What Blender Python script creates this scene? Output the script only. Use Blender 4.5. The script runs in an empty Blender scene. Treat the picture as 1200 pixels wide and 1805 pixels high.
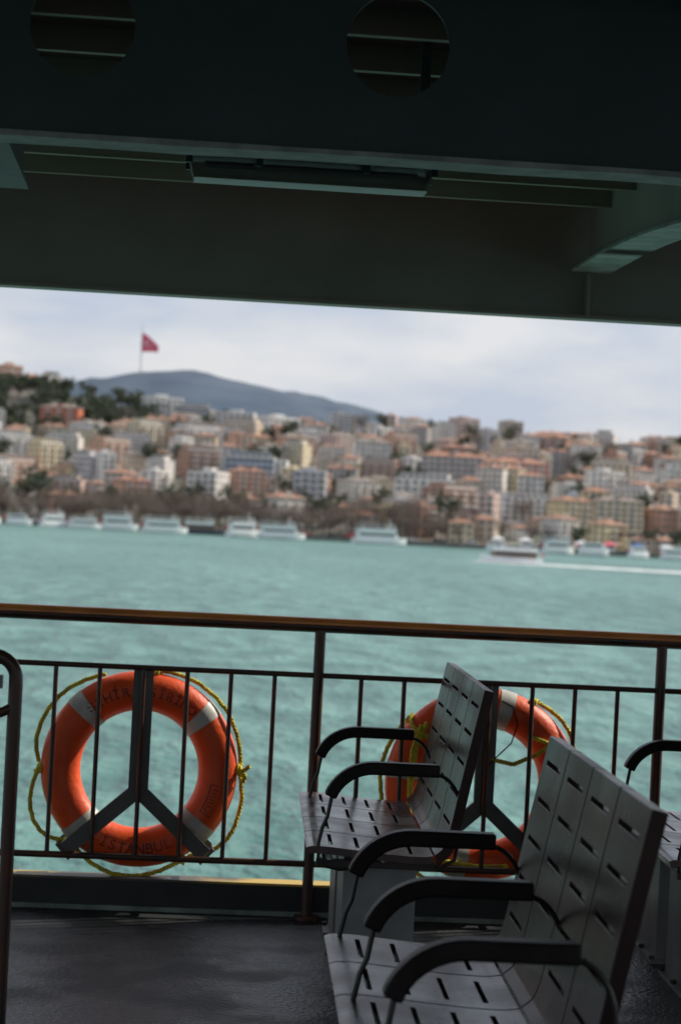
import bpy, math, random
import bmesh
from mathutils import Vector, Matrix
random.seed(7)
S = bpy.context.scene
COL = S.collection
R = math.radians
S.view_settings.view_transform = 'Standard'
S.view_settings.look = 'None'
S.view_settings.exposure = 0

# ------------------------------------------------------------ materials
def nodes_mat(name):
    m = bpy.data.materials.new(name); m.use_nodes = True
    nt = m.node_tree; b = nt.nodes["Principled BSDF"]
    return m, nt, b

def mat(name, c1, c2=None, rough=0.5, scale=5.0, rough2=None, bump=0.0, metal=0.0, coords='Object',
        stretch=(1, 1, 1), spec=0.5, detail=6, lo=0.35, hi=0.65, bscale=None, coat=0.0, ior=1.5):
    m, nt, b = nodes_mat(name)
    N, L = nt.nodes, nt.links
    b.inputs['Roughness'].default_value = rough
    b.inputs['Metallic'].default_value = metal
    b.inputs['IOR'].default_value = ior
    b.inputs['Specular IOR Level'].default_value = spec
    b.inputs['Coat Weight'].default_value = coat
    b.inputs['Coat Roughness'].default_value = .12
    if c2 is None: c2 = tuple(c * 0.75 for c in c1)
    tc = N.new('ShaderNodeTexCoord'); mp = N.new('ShaderNodeMapping')
    mp.inputs['Scale'].default_value = stretch
    L.new(tc.outputs[coords], mp.inputs[0])
    no = N.new('ShaderNodeTexNoise'); no.inputs['Scale'].default_value = scale; no.inputs['Detail'].default_value = detail
    L.new(mp.outputs[0], no.inputs['Vector'])
    rp = N.new('ShaderNodeValToRGB')
    rp.color_ramp.elements[0].position = lo; rp.color_ramp.elements[1].position = hi
    rp.color_ramp.elements[0].color = (*c1, 1); rp.color_ramp.elements[1].color = (*c2, 1)
    L.new(no.outputs[0], rp.inputs[0]); L.new(rp.outputs[0], b.inputs['Base Color'])
    if rough2 is not None:
        mr = N.new('ShaderNodeMapRange'); mr.inputs[1].default_value = lo; mr.inputs[2].default_value = hi
        mr.inputs[3].default_value = rough; mr.inputs[4].default_value = rough2
        L.new(no.outputs[0], mr.inputs[0]); L.new(mr.outputs[0], b.inputs['Roughness'])
    if bump:
        n2 = N.new('ShaderNodeTexNoise'); n2.inputs['Scale'].default_value = bscale or scale * 4; n2.inputs['Detail'].default_value = 5
        L.new(mp.outputs[0], n2.inputs['Vector'])
        bp = N.new('ShaderNodeBump'); bp.inputs['Strength'].default_value = bump; bp.inputs['Distance'].default_value = 0.02
        L.new(n2.outputs[0], bp.inputs['Height']); L.new(bp.outputs[0], b.inputs['Normal'])
    return m

def facade_mat(name):
    m, nt, b = nodes_mat(name); N, L = nt.nodes, nt.links
    oi = N.new('ShaderNodeObjectInfo'); tc = N.new('ShaderNodeTexCoord')
    no = N.new('ShaderNodeTexNoise'); no.inputs['Scale'].default_value = 0.35; no.inputs['Detail'].default_value = 6
    L.new(tc.outputs['Object'], no.inputs['Vector'])
    mr = N.new('ShaderNodeMapRange'); mr.inputs[1].default_value = .3; mr.inputs[2].default_value = .7
    mr.inputs[3].default_value = .78; mr.inputs[4].default_value = 1.08
    L.new(no.outputs[0], mr.inputs[0])
    mx = N.new('ShaderNodeVectorMath'); mx.operation = 'SCALE'
    L.new(oi.outputs['Color'], mx.inputs[0]); L.new(mr.outputs[0], mx.inputs['Scale'])
    L.new(mx.outputs[0], b.inputs['Base Color']); b.inputs['Roughness'].default_value = .85
    b.inputs['Specular IOR Level'].default_value = .2
    return m

M_rail = mat('dark_rail_paint', (.030, .022, .018), (.10, .036, .02), .3, 6, .5)
M_hand = mat('varnished_wood', (.78, .27, .06), (.52, .16, .035), .25, 6, .4, stretch=(1, 8, 8), coat=.5)
M_deck = mat('deck_paint', (.008, .010, .012), (.040, .045, .048), .24, 3.2, .5, bump=.35, bscale=60, detail=15, lo=.44, hi=.60, spec=.35, ior=1.35)
M_ceil = mat('ceiling_paint', (.42, .375, .32), (.33, .295, .25), .6, 2, bump=.1)
M_beam = mat('beam_paint', (.070, .090, .103), (.055, .072, .084), .5, 3, bump=.15, bscale=14, spec=.35)
M_flange = mat('flange_paint', (.44, .46, .46), (.24, .25, .25), .5, 12)
M_fasc = mat('fascia_paint', (.37, .34, .325), (.30, .275, .26), .55, 2.5, bump=.1)
M_coam = mat('coaming_paint', (.015, .022, .024), (.03, .036, .036), .5, 8)
M_lip = mat('sunlit_rust_lip', (.60, .42, .10), (.12, .10, .08), .55, 1.6, lo=.44, hi=.56)  # rust colour with sunlight mixed into the yellow
M_green = mat('green_edge_paint', (.30, .36, .33), (.14, .18, .16), .5, 9)
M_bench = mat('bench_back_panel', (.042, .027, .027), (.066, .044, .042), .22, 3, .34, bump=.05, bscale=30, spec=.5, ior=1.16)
M_seat = mat('bench_seat_panel', (.085, .062, .064), (.125, .095, .097), .18, 4, .34, bump=.05, bscale=30, spec=.5, ior=1.4)  # base colour lifted above the back panel's to imitate sheen on the seat
M_arm = mat('armrest_plastic', (.014, .012, .013), (.024, .02, .021), .42, 14, bump=.08, bscale=120, spec=.3, ior=1.3)
M_rod = mat('dark_steel_rod', (.03, .03, .03), (.06, .05, .05), .35, 10, metal=.5)
M_leg = mat('grey_painted_steel', (.25, .26, .26), (.17, .18, .18), .5, 6)
M_orange = mat('buoy_orange', (.98, .125, .018), (.84, .085, .014), .40, 9, .55, bump=.12, bscale=60)
M_band = mat('reflective_band', (.66, .66, .62), (.45, .45, .42), .45, 14)
M_rope = mat('yellow_rope', (.88, .74, .06), (.46, .42, .06), .7, 40)
M_ink = mat('faded_ink', (.22, .024, .010), (.60, .06, .014), .6, 22)
M_brk = mat('bracket_steel', (.13, .13, .125), (.085, .085, .08), .45, 8)
M_tube = mat('lamp_tube', (.5, .5, .5), (.4, .4, .4), .3, 3)
M_wall = mat('unseen_wall_paint', (.5, .5, .5), (.4, .4, .4), .6, 3)
m, nt, b = nodes_mat('lamp_diffuser')
b.inputs['Base Color'].default_value = (.62, .62, .62, 1); b.inputs['Roughness'].default_value = .35
b.inputs['Transmission Weight'].default_value = 1; b.inputs['IOR'].default_value = 1.12
wv = nt.nodes.new('ShaderNodeTexNoise'); wv.inputs['Scale'].default_value = 30
bp = nt.nodes.new('ShaderNodeBump'); bp.inputs['Strength'].default_value = .3
nt.links.new(wv.outputs[0], bp.inputs['Height']); nt.links.new(bp.outputs[0], b.inputs['Normal'])
M_diff = m

M_fac = facade_mat('stucco')
M_win = mat('window_glass', (.10, .11, .13), (.18, .20, .22), .25, 3)
M_tile = mat('roof_tiles', (.44, .20, .12), (.30, .155, .10), .8, 1.2)
M_tile2 = mat('hazed_grey_roof', (.29, .225, .19), (.20, .17, .155), .8, 1.2)  # both roof tile colours greyed to stand in for aerial haze
M_flat = mat('roof_concrete', (.40, .40, .40), (.28, .28, .29), .85, .8)
M_slab = mat('balcony_slab', (.66, .64, .60), (.54, .52, .49), .8, 1)
M_lead = mat('lead_dome', (.42, .45, .48), (.32, .35, .37), .5, 1)
M_stone = mat('pale_stone', (.60, .58, .52), (.50, .48, .43), .8, 1)
M_bark = mat('bark', (.12, .095, .08), (.17, .14, .12), .9, 3)
M_twig = mat('bare_twigs', (.17, .13, .105), (.24, .19, .155), .9, .6)
M_leaf = mat('leaf_green', (.038, .060, .034), (.085, .105, .055), .7, .35)
M_terr = mat('terrain_soil', (.09, .10, .07), (.17, .15, .13), .9, .03)
M_hill = mat('hazed_hill_cover', (.050, .082, .130), (.080, .115, .16), .95, .012, detail=12)  # blue distance haze mixed into the hill's colour
M_quay = mat('quay_stone', (.20, .19, .17), (.12, .12, .11), .8, .4)
M_hullw = mat('boat_white', (.88, .89, .88), (.80, .82, .82), .35, .5)
M_hulld = mat('boat_dark', (.04, .06, .09), (.06, .07, .09), .4, .5)
M_bwood = mat('boat_wood', (.22, .12, .08), (.15, .09, .06), .5, .8)
M_bglass = mat('boat_glass', (.06, .08, .095), (.10, .12, .13), .15, 1)
M_red = mat('red_cloth', (.85, .13, .19), (.75, .10, .16), .7, .2)
M_white = mat('white_cloth', (.8, .8, .8), (.7, .7, .7), .7, .2)
M_blue = mat('blue_canvas', (.05, .16, .42), (.04, .12, .3), .7, .5)
M_carp = facade_mat('car_paint')
M_tyre = mat('tyre', (.02, .02, .02), (.03, .03, .03), .8, 2)

# water
m, nt, b = nodes_mat('sea_water'); N, L = nt.nodes, nt.links
tc = N.new('ShaderNodeTexCoord')
def wnoise(scale, st, det=4):
    mp = N.new('ShaderNodeMapping'); mp.inputs['Scale'].default_value = st
    mp.inputs['Rotation'].default_value = (0, 0, R(12))
    L.new(tc.outputs['Object'], mp.inputs[0])
    n = N.new('ShaderNodeTexNoise'); n.inputs['Scale'].default_value = scale; n.inputs['Detail'].default_value = det
    L.new(mp.outputs[0], n.inputs['Vector']); return n
nA = wnoise(.42, (1, .42, 1), 6); nB = wnoise(.03, (1, .22, 1), 6); nC = wnoise(2.2, (1, .6, 1), 4)
ad = N.new('ShaderNodeMath'); ad.operation = 'MULTIPLY_ADD'; ad.inputs[1].default_value = .62
nb2 = N.new('ShaderNodeMath'); nb2.operation = 'MULTIPLY'; nb2.inputs[1].default_value = .38
L.new(nB.outputs[0], nb2.inputs[0]); L.new(nA.outputs[0], ad.inputs[0]); L.new(nb2.outputs[0], ad.inputs[2])
rp = N.new('ShaderNodeValToRGB')
rp.color_ramp.elements[0].position = .40; rp.color_ramp.elements[1].position = .58
rp.color_ramp.elements[0].color = (.042, .150, .130, 1); rp.color_ramp.elements[1].color = (.14, .315, .27, 1)
L.new(ad.outputs[0], rp.inputs[0]); L.new(rp.outputs[0], b.inputs['Base Color'])
b.inputs['Roughness'].default_value = .3; b.inputs['Specular IOR Level'].default_value = .2
ad2 = N.new('ShaderNodeMath'); ad2.operation = 'MULTIPLY_ADD'; ad2.inputs[1].default_value = .35
L.new(nC.outputs[0], ad2.inputs[0]); L.new(nA.outputs[0], ad2.inputs[2])
bp = N.new('ShaderNodeBump'); bp.inputs['Strength'].default_value = 1.0; bp.inputs['Distance'].default_value = 1.4
L.new(ad2.outputs[0], bp.inputs['Height']); L.new(bp.outputs[0], b.inputs['Normal'])
M_sea = m
# foam
m, nt, b = nodes_mat('foam'); N, L = nt.nodes, nt.links
b.inputs['Base Color'].default_value = (.85, .9, .9, 1); b.inputs['Roughness'].default_value = .8
tc = N.new('ShaderNodeTexCoord'); n = N.new('ShaderNodeTexNoise'); n.inputs['Scale'].default_value = .22; n.inputs['Detail'].default_value = 6
L.new(tc.outputs['Object'], n.inputs['Vector'])
mr = N.new('ShaderNodeMapRange'); mr.inputs[1].default_value = .28; mr.inputs[2].default_value = .54
L.new(n.outputs[0], mr.inputs[0]); L.new(mr.outputs[0], b.inputs['Alpha'])
M_foam = m

# ------------------------------------------------------------ mesh builder
class MB:
    def __init__(s): s.v = []; s.f = []; s.m = []; s.mats = []
    def mi(s, mt):
        if mt not in s.mats: s.mats.append(mt)
        return s.mats.index(mt)
    def face(s, pts, mt):
        o = len(s.v); s.v += [tuple(p) for p in pts]; s.f.append(tuple(range(o, o + len(pts)))); s.m.append(s.mi(mt))
    def add(s, vs, fs, mt):
        o = len(s.v); s.v += [tuple(p) for p in vs]; k = s.mi(mt)
        for f in fs: s.f.append(tuple(i + o for i in f)); s.m.append(k)
    def box(s, lo, hi, mt, M=None):
        x0, y0, z0 = lo; x1, y1, z1 = hi
        vs = [Vector(p) for p in ((x0, y0, z0), (x1, y0, z0), (x1, y1, z0), (x0, y1, z0), (x0, y0, z1), (x1, y0, z1), (x1, y1, z1), (x0, y1, z1))]
        if M: vs = [M @ v for v in vs]
        s.add(vs, [(0, 3, 2, 1), (4, 5, 6, 7), (0, 1, 5, 4), (1, 2, 6, 5), (2, 3, 7, 6), (3, 0, 4, 7)], mt)
    def sweep(s, pts, r, mt, seg=12, closed=False, caps=True):
        pts = [Vector(p) for p in pts]; n = len(pts); vs = []; fs = []
        rr = r if isinstance(r, (list, tuple)) else [r] * n
        up = None
        for i, p in enumerate(pts):
            if closed: t = (pts[(i + 1) % n] - pts[i - 1]).normalized()
            else: t = (pts[min(i + 1, n - 1)] - pts[max(i - 1, 0)]).normalized()
            if up is None:
                up = Vector((0, 0, 1)) if abs(t.z) < .9 else Vector((1, 0, 0))
            a = t.cross(up)
            if a.length < 1e-5: a = t.cross(Vector((0, 1, 0)))
            a.normalize(); bb = a.cross(t).normalized(); up = bb
            for k in range(seg):
                an = 2 * math.pi * k / seg
                vs.append(p + (a * math.cos(an) + bb * math.sin(an)) * rr[i])
        for i in range(n if closed else n - 1):
            j = (i + 1) % n
            for k in range(seg):
                k2 = (k + 1) % seg
                fs.append((i * seg + k, i * seg + k2, j * seg + k2, j * seg + k))
        if caps and not closed:
            fs.append(tuple(range(seg))[::-1]); fs.append(tuple((n - 1) * seg + k for k in range(seg)))
        s.add(vs, fs, mt)
    def mesh(s, name, smooth=False):
        me = bpy.data.meshes.new(name); me.from_pydata(s.v, [], s.f)
        for mt in s.mats: me.materials.append(mt)
        me.polygons.foreach_set('material_index', s.m)
        if smooth: me.polygons.foreach_set('use_smooth', [True] * len(s.f))
        me.update()
        bm = bmesh.new(); bm.from_mesh(me); bmesh.ops.remove_doubles(bm, verts=bm.verts, dist=1e-5)
        bmesh.ops.recalc_face_normals(bm, faces=bm.faces); bm.to_mesh(me); bm.free()
        if smooth:
            try: me.set_sharp_from_angle(angle=R(40))
            except Exception: pass
        return me
    def obj(s, name, parent=None, smooth=False, loc=(0, 0, 0), rot=0.0):
        return place(s.mesh(name, smooth), name, parent, loc, rot)

def place(me, name, parent=None, loc=(0, 0, 0), rot=0.0, **kw):
    o = bpy.data.objects.new(name, me); COL.objects.link(o)
    if parent: o.parent = parent
    o.location = loc; o.rotation_euler = (0, 0, rot)
    for k, v in kw.items(): o[k] = v
    return o
def tag(o, label, cat, group=None):
    o["label"] = label; o["category"] = cat
    if group: o["group"] = group
    return o
def empty(name, loc=(0, 0, 0), rot=0.0):
    o = bpy.data.objects.new(name, None); o.empty_display_size = .2; COL.objects.link(o); o.location = loc; o.rotation_euler = (0, 0, rot); return o
def bevel(o, w, seg=2):
    md = o.modifiers.new('bevel', 'BEVEL'); md.width = w; md.segments = seg; md.limit_method = 'ANGLE'; md.angle_limit = R(40)
def structure(o): o["kind"] = "structure"; return o

# ------------------------------------------------------------ camera
YAW, PITCH, ROLL = R(4.5), R(0.336), R(2.9)
F = Vector((math.sin(YAW) * math.cos(PITCH), math.cos(YAW) * math.cos(PITCH), math.sin(PITCH)))
R0 = Vector((math.cos(YAW), -math.sin(YAW), 0)); U0 = R0.cross(F)
Rv = R0 * math.cos(ROLL) + U0 * math.sin(ROLL); Uv = -R0 * math.sin(ROLL) + U0 * math.cos(ROLL)
cam = bpy.data.cameras.new('camera'); co = bpy.data.objects.new('camera', cam); COL.objects.link(co)
Mx = Matrix((Rv, Uv, -F)).transposed().to_4x4(); Mx.translation = (0, 0, 1.4); co.matrix_world = Mx
cam.sensor_fit = 'VERTICAL'; cam.sensor_height = 23.5; cam.lens = 50; cam.clip_start = .1; cam.clip_end = 60000
cam.dof.use_dof = True; cam.dof.focus_distance = 6.2; cam.dof.aperture_fstop = 3.1
S.camera = co

# ------------------------------------------------------------ world and sun
w = bpy.data.worlds.new("World"); S.world = w; w.use_nodes = True
N, L = w.node_tree.nodes, w.node_tree.links
bg = N['Background']; out = N['World Output']
SUNAZ = math.atan2(.93, .36); EL = R(38)
sky = N.new('ShaderNodeTexSky'); sky.sky_type = 'NISHITA'; sky.sun_disc = False
sky.sun_elevation = EL; sky.sun_rotation = SUNAZ; sky.dust_density = 2
L.new(sky.outputs[0], bg.inputs[0]); bg.inputs[1].default_value = .09
b2 = N.new('ShaderNodeBackground'); b2.inputs[1].default_value = 1.0
tc = N.new('ShaderNodeTexCoord'); mp = N.new('ShaderNodeMapping'); mp.inputs['Scale'].default_value = (1, 1, 3.2)
mp.inputs['Location'].default_value = (.35, .2, .1)
L.new(tc.outputs['Generated'], mp.inputs[0])
no = N.new('ShaderNodeTexNoise'); no.inputs['Scale'].default_value = 7.5; no.inputs['Detail'].default_value = 8; no.inputs['Roughness'].default_value = .52
L.new(mp.outputs[0], no.inputs['Vector'])
cr = N.new('ShaderNodeValToRGB'); cr.color_ramp.elements[0].position = .40; cr.color_ramp.elements[1].position = .64
cr.color_ramp.elements[0].color = (.58, .65, .79, 1); cr.color_ramp.elements[1].color = (.86, .86, .89, 1)
L.new(no.outputs[0], cr.inputs[0]); L.new(cr.outputs[0], b2.inputs[0])
ms = N.new('ShaderNodeMixShader'); ms.inputs[0].default_value = .8
L.new(bg.outputs[0], ms.inputs[1]); L.new(b2.outputs[0], ms.inputs[2]); L.new(ms.outputs[0], out.inputs[0])
sd = bpy.data.lights.new('sun', 'SUN'); sd.energy = 4.6; sd.angle = R(.5); sd.color = (1, .91, .78)
so = bpy.data.objects.new('sun', sd); COL.objects.link(so)
tos = Vector((math.sin(SUNAZ) * math.cos(EL), math.cos(SUNAZ) * math.cos(EL), math.sin(EL)))
so.rotation_euler = tos.to_track_quat('Z', 'Y').to_euler(); so.location = (0, 0, 30)

# ------------------------------------------------------------ ferry: deck, ceiling, unseen back wall
mb = MB(); mb.box((-8, -14, -.15), (8, 7.74, 0), M_deck); structure(mb.obj('deck'))
mb = MB(); mb.box((-8, -3, 2.68), (8, 8.32, 2.74), M_ceil); structure(mb.obj('ceiling'))  # unseen rear end stops short to let sky light in
mb = MB(); mb.box((-8, -14.1, 0), (8, -14.0, 2.68), M_wall); structure(mb.obj('unseen_back_wall'))  # unseen wall added behind the camera, set back to admit light
mb = MB(); mb.box((-8, 7.745, -5.6), (8, 7.83, -.02), M_coam); structure(mb.obj('ferry_hull_wall'))

o = MB()
o.box((-8, 7.745, -.01), (8, 7.80, .105), M_coam)
o.box((-8, 7.742, .106), (8, 7.84, .114), M_lip)
o.box((-8, 7.728, .001), (8, 7.744, .018), M_green)
tag(o.obj('deck_coaming'), "dark painted steel coaming with rusty lip painted sunlit yellow at deck edge", "coaming")

# near beam with round holes
RH, ZC, Z0, Z1, PW = .119, 2.506, 2.25, 2.68, .72
mb = MB()
for k in range(-11, 11):
    cx = -.25 + PW * k; x0, x1 = cx - PW / 2, cx + PW / 2
    if k not in (0, 1):
        mb.face([(x0, 4.98, Z0), (x1, 4.98, Z0), (x1, 4.98, Z1), (x0, 4.98, Z1)], M_beam); continue
    n = 48; ring = []; rect = []
    for i in range(n):
        a = 2 * math.pi * i / n
        c, s_ = math.cos(a), math.sin(a)
        ring.append((cx + RH * c, 4.98, ZC + RH * s_))
        tx = (PW / 2) / abs(c) if abs(c) > 1e-6 else 1e9
        tz = ((Z1 - ZC) if s_ > 0 else (ZC - Z0)) / abs(s_) if abs(s_) > 1e-6 else 1e9
        t = min(tx, tz); rect.append((cx + t * c, 4.98, ZC + t * s_))
    for i in range(n):
        j = (i + 1) % n
        a, b_ = rect[i], rect[j]
        mb.face([ring[i], ring[j], b_, a], M_beam)
        if abs(a[0] - b_[0]) > 1e-4 and abs(a[2] - b_[2]) > 1e-4:
            cxr = x1 if (a[0] + b_[0]) / 2 > cx else x0; czr = Z1 if (a[2] + b_[2]) / 2 > ZC else Z0
            mb.face([a, b_, (cxr, 4.98, czr)], M_beam)
web = mb.mesh('web')
root = tag(empty('ceiling_beam', (0, 4.98, 2.25)), "dark blue-grey painted steel ceiling beam with round holes", "beam")
wo = place(web, 'beam_web', root, (0, -4.98, -2.25)); md = wo.modifiers.new('s', 'SOLIDIFY'); md.thickness = .012; md.offset = 0
mb = MB()
xs = [-8 + .25 * i for i in range(65)]
random.seed(3)
lo = [(-.055 + random.uniform(-.003, .003), -.014 + random.uniform(-.002, .002)) for _ in xs]
for i in range(64):
    (y0, z0), (y1, z1) = lo[i], lo[i + 1]
    vs = [(xs[i], y0, z0), (xs[i + 1], y1, z1), (xs[i + 1], .055, z1), (xs[i], .055, z0), (xs[i], y0, -.001), (xs[i + 1], y1, -.001), (xs[i + 1], .055, -.001), (xs[i], .055, -.001)]
    mb.add(vs, [(0, 3, 2, 1), (4, 5, 6, 7), (0, 1, 5, 4), (2, 3, 7, 6)], M_flange)
fo = mb.obj('beam_flange', root)
root = tag(empty('fascia_beam', (0, 8.3, 2.25)), "grey painted steel fascia beam along outer edge of deck roof", "beam")
mb = MB(); mb.box((-8, 0, 0), (8, .012, .43), M_fasc); mb.obj('beam_web', root)
mb = MB(); mb.box((-8, -.05, -.014), (8, .05, -.001), M_fasc); mb.obj('beam_flange', root)
mb = MB(); mb.box((1.55, -.07, 0), (1.562, -.001, .16), M_fasc); mb.obj('stiffener', root)
ylist = [5.35 + .42 * i for i in range(7)] + [5.35 - .42 * i for i in range(2, 19)]
for i, y in enumerate(ylist):
    mb = MB(); mb.box((-8, y, 2.615), (8, y + .008, 2.679), M_ceil); mb.box((-8, y - .010, 2.608), (8, y + .018, 2.6145), M_ceil)
    tag(mb.obj('ceiling_stringer'), "thin painted steel stringer running under the ceiling plate", "stringer", "ceiling stringers")
def bracket(x, ylist, label, wd):
    root = tag(empty('roof_bracket', (x, ylist[0][0], 2.6)), label, "bracket")
    w_, f_ = MB(), MB(); n = len(ylist)
    for i in range(n - 1):
        (ya, za), (yb, zb) = ylist[i], ylist[i + 1]
        ya -= ylist[0][0]; yb -= ylist[0][0]
        for sx in (-.006, .006):
            w_.face([(sx, ya, za - 2.6), (sx, yb, zb - 2.6), (sx, yb, .078), (sx, ya, .078)], M_fasc)
        f_.add([(-wd, ya, za - 2.612), (wd, ya, za - 2.612), (wd, yb, zb - 2.612), (-wd, yb, zb - 2.612), (-wd, ya, za - 2.602), (wd, ya, za - 2.602), (wd, yb, zb - 2.602), (-wd, yb, zb - 2.602)],
               [(0, 3, 2, 1), (4, 5, 6, 7), (0, 1, 5, 4), (1, 2, 6, 5), (2, 3, 7, 6), (3, 0, 4, 7)], M_flange)
    w_.obj('bracket_web', root); f_.obj('bracket_flange', root, smooth=True)
pts = []
for i in range(25):
    t = i / 24; y = 5.05 + 3.2 * t; z = 2.265 + .16 * math.sin(min(1, t * 1.15) * math.pi / 2) ** 1.2
    pts.append((y, z))
bracket(1.56, pts, "curved grey steel roof bracket joining ceiling beams", .075)
mb = MB(); mb.box((-.62, 5.05, 2.265), (-.43, 5.84, 2.675), M_beam); mb.box((-.64, 5.05, 2.252), (-.415, 5.86, 2.264), M_beam)
tag(mb.obj('roof_box_bracket'), "dark boxed steel bracket behind the ceiling beam", "bracket")

# lamp fixture
root = tag(empty('ceiling_lamp', (.315, 5.52, 2.252)), "unlit fluorescent ceiling lamp with clear plastic cover", "lamp")
mb = MB()
mb.add([(-.315, -.06, .060), (.315, -.06, .060), (.315, .06, .060), (-.315, .06, .060), (-.30, -.04, .075), (.30, -.04, .075), (.30, .04, .075), (-.30, .04, .075)],
       [(0, 3, 2, 1), (4, 5, 6, 7), (0, 1, 5, 4), (1, 2, 6, 5), (2, 3, 7, 6), (3, 0, 4, 7)], M_beam)
h = mb.obj('lamp_housing', root); bevel(h, .004)
mb = MB()
mb.add([(-.295, -.045, 0), (.295, -.045, 0), (.295, .045, 0), (-.295, .045, 0), (-.312, -.062, .059), (.312, -.062, .059), (.312, .062, .059), (-.312, .062, .059)],
       [(0, 3, 2, 1), (0, 1, 5, 4), (1, 2, 6, 5), (2, 3, 7, 6), (3, 0, 4, 7)], M_diff)
h = mb.obj('lamp_cover', root); md = h.modifiers.new('s', 'SOLIDIFY'); md.thickness = .003
for sy in (-.022, .022):
    mb = MB(); mb.sweep([(-.27, sy, .038), (.27, sy, .038)], .010, M_tube); mb.obj('lamp_tube', root, smooth=True)
for sx in (-.26, .28):
    mb = MB(); mb.box((sx - .012, -.008, .076), (sx + .012, .008, .425), M_beam); mb.obj('lamp_hanger', root)
for sx in (-.316, -.14, .13, .3):
    for sy in (-.060, .060):
        mb = MB(); mb.box((sx, sy - .008, .035), (sx + .016, sy + .008, .074), M_beam); mb.obj('lamp_clip', root)

# ------------------------------------------------------------ railing
YR = 7.70; PX = .557; PS = 1.228; BS = PS / 8
root = tag(empty('ship_railing', (PX, YR, 0)), "dark metal deck railing with varnished wooden handrail", "railing")
mb = MB(); mb.sweep([(-6.5, 0, 1.0465), (6.5, 0, 1.0465)], .0215, M_hand, 24); mb.obj('handrail', root, smooth=True)  # orange cap stands in for the lit upper rim
mb = MB(); mb.sweep([(-6.5, -.001, 1.036), (6.5, -.001, 1.036)], .0212, M_rail, 24); mb.obj('shaded_handrail_base', root, smooth=True)  # dark tube stands in for the handrail's shaded lower half
mb = MB(); mb.sweep([(-6.5, 0, .863), (6.5, 0, .863)], .010, M_rail); mb.obj('rail', root, smooth=True)
mb = MB(); mb.sweep([(-6.5, 0, .195), (6.5, 0, .195)], .012, M_rail); mb.obj('rail', root, smooth=True)
mb = MB(); mb.sweep([(0, 0, .001), (0, 0, 1.03)], .0195, M_rail, 16)
mb.sweep([(0, 0, .0), (0, 0, .012)], .045, M_rail, 16); mp_ = mb.mesh('post', True)
mb = MB(); mb.sweep([(0, 0, .2), (0, 0, .86)], .0085, M_rail, 10); mbal = mb.mesh('baluster', True)
for k in range(-5, 6): place(mp_, 'post', root, (PS * k, 0, 0))
for k in range(-38, 39):
    if k % 8: place(mbal, 'baluster', root, (BS * k, 0, 0))

# ------------------------------------------------------------ lifebuoys
MA, MI, MY = .279, .070, .060
def tor(th, ph, e=0.0):
    r = MA + (MI + e) * math.cos(ph)
    return Vector((r * math.cos(th), -(MY + e) * math.sin(ph), r * math.sin(th)))
def rope(mb, pts, r=.0042):
    pts = [Vector(p) for p in pts]
    L_ = [0]
    for a, b_ in zip(pts, pts[1:]): L_.append(L_[-1] + (b_ - a).length)
    n = max(8, int(L_[-1] / .006)); P = []
    j = 0
    for i in range(n + 1):
        d = L_[-1] * i / n
        while j < len(pts) - 2 and L_[j + 1] < d: j += 1
        t = (d - L_[j]) / max(1e-6, L_[j + 1] - L_[j]); P.append(pts[j].lerp(pts[j + 1], t))
    for s_ in range(3):
        Q = []
        for i, p in enumerate(P):
            t = (P[min(i + 1, n)] - P[max(i - 1, 0)]).normalized()
            a = t.cross(Vector((0, 1, 0.01))).normalized(); c = a.cross(t)
            an = i * .006 * 2 * math.pi * 26 + s_ * 2.094
            Q.append(p + (a * math.cos(an) + c * math.sin(an)) * r)
        mb.sweep(Q, r * 1.05, M_rope, 6)
def arc_rope(a0, a1, bulge, drop=0, y=-.01, n=30, wob=.004, base=.358):
    P = []
    for i in range(n + 1):
        t = i / n; a = R(a0 + (a1 - a0) * t)
        rr = base + bulge * math.sin(math.pi * t) + random.uniform(-wob, wob) * .5
        P.append((rr * math.cos(a), y + .012 * math.sin(7 * t), rr * math.sin(a) - drop * math.sin(math.pi * t)))
    return P
def text_on_ring(txt, centre_deg, size, step_deg, flip, root, name):
    n = len(txt); bigV = MB()
    for i, ch in enumerate(txt):
        if ch == ' ': continue
        fc = bpy.data.curves.new('t', 'FONT'); fc.body = ch; fc.size = size; fc.align_x = 'CENTER'; fc.align_y = 'CENTER'
        fc.offset = .0008
        to = bpy.data.objects.new('t', fc); COL.objects.link(to)
        bpy.context.view_layer.update()
        me = bpy.data.meshes.new_from_object(to.evaluated_get(bpy.context.evaluated_depsgraph_get()))
        bm = bmesh.new(); bm.from_mesh(me); bmesh.ops.triangulate(bm, faces=bm.faces)
        bmesh.ops.subdivide_edges(bm, edges=bm.edges, cuts=2, use_grid_fill=True)
        off = (i - (n - 1) / 2) * step_deg
        th0 = R(centre_deg - off) if not flip else R(centre_deg + off)
        vs = []
        for v in bm.verts:
            lx, ly = v.co.x, v.co.y
            if not flip: th = th0 - lx / MA; rad = ly
            else: th = th0 + lx / MA; rad = -ly
            c = max(-1, min(1, rad / MI)); ph = math.acos(c)
            vs.append(tor(th, ph, .0022))
        bm.verts.index_update()
        bigV.add(vs, [[v.index for v in f.verts] for f in bm.faces], M_ink)
        bm.free(); bpy.data.objects.remove(to)
    return bigV.obj(name, root)
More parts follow.
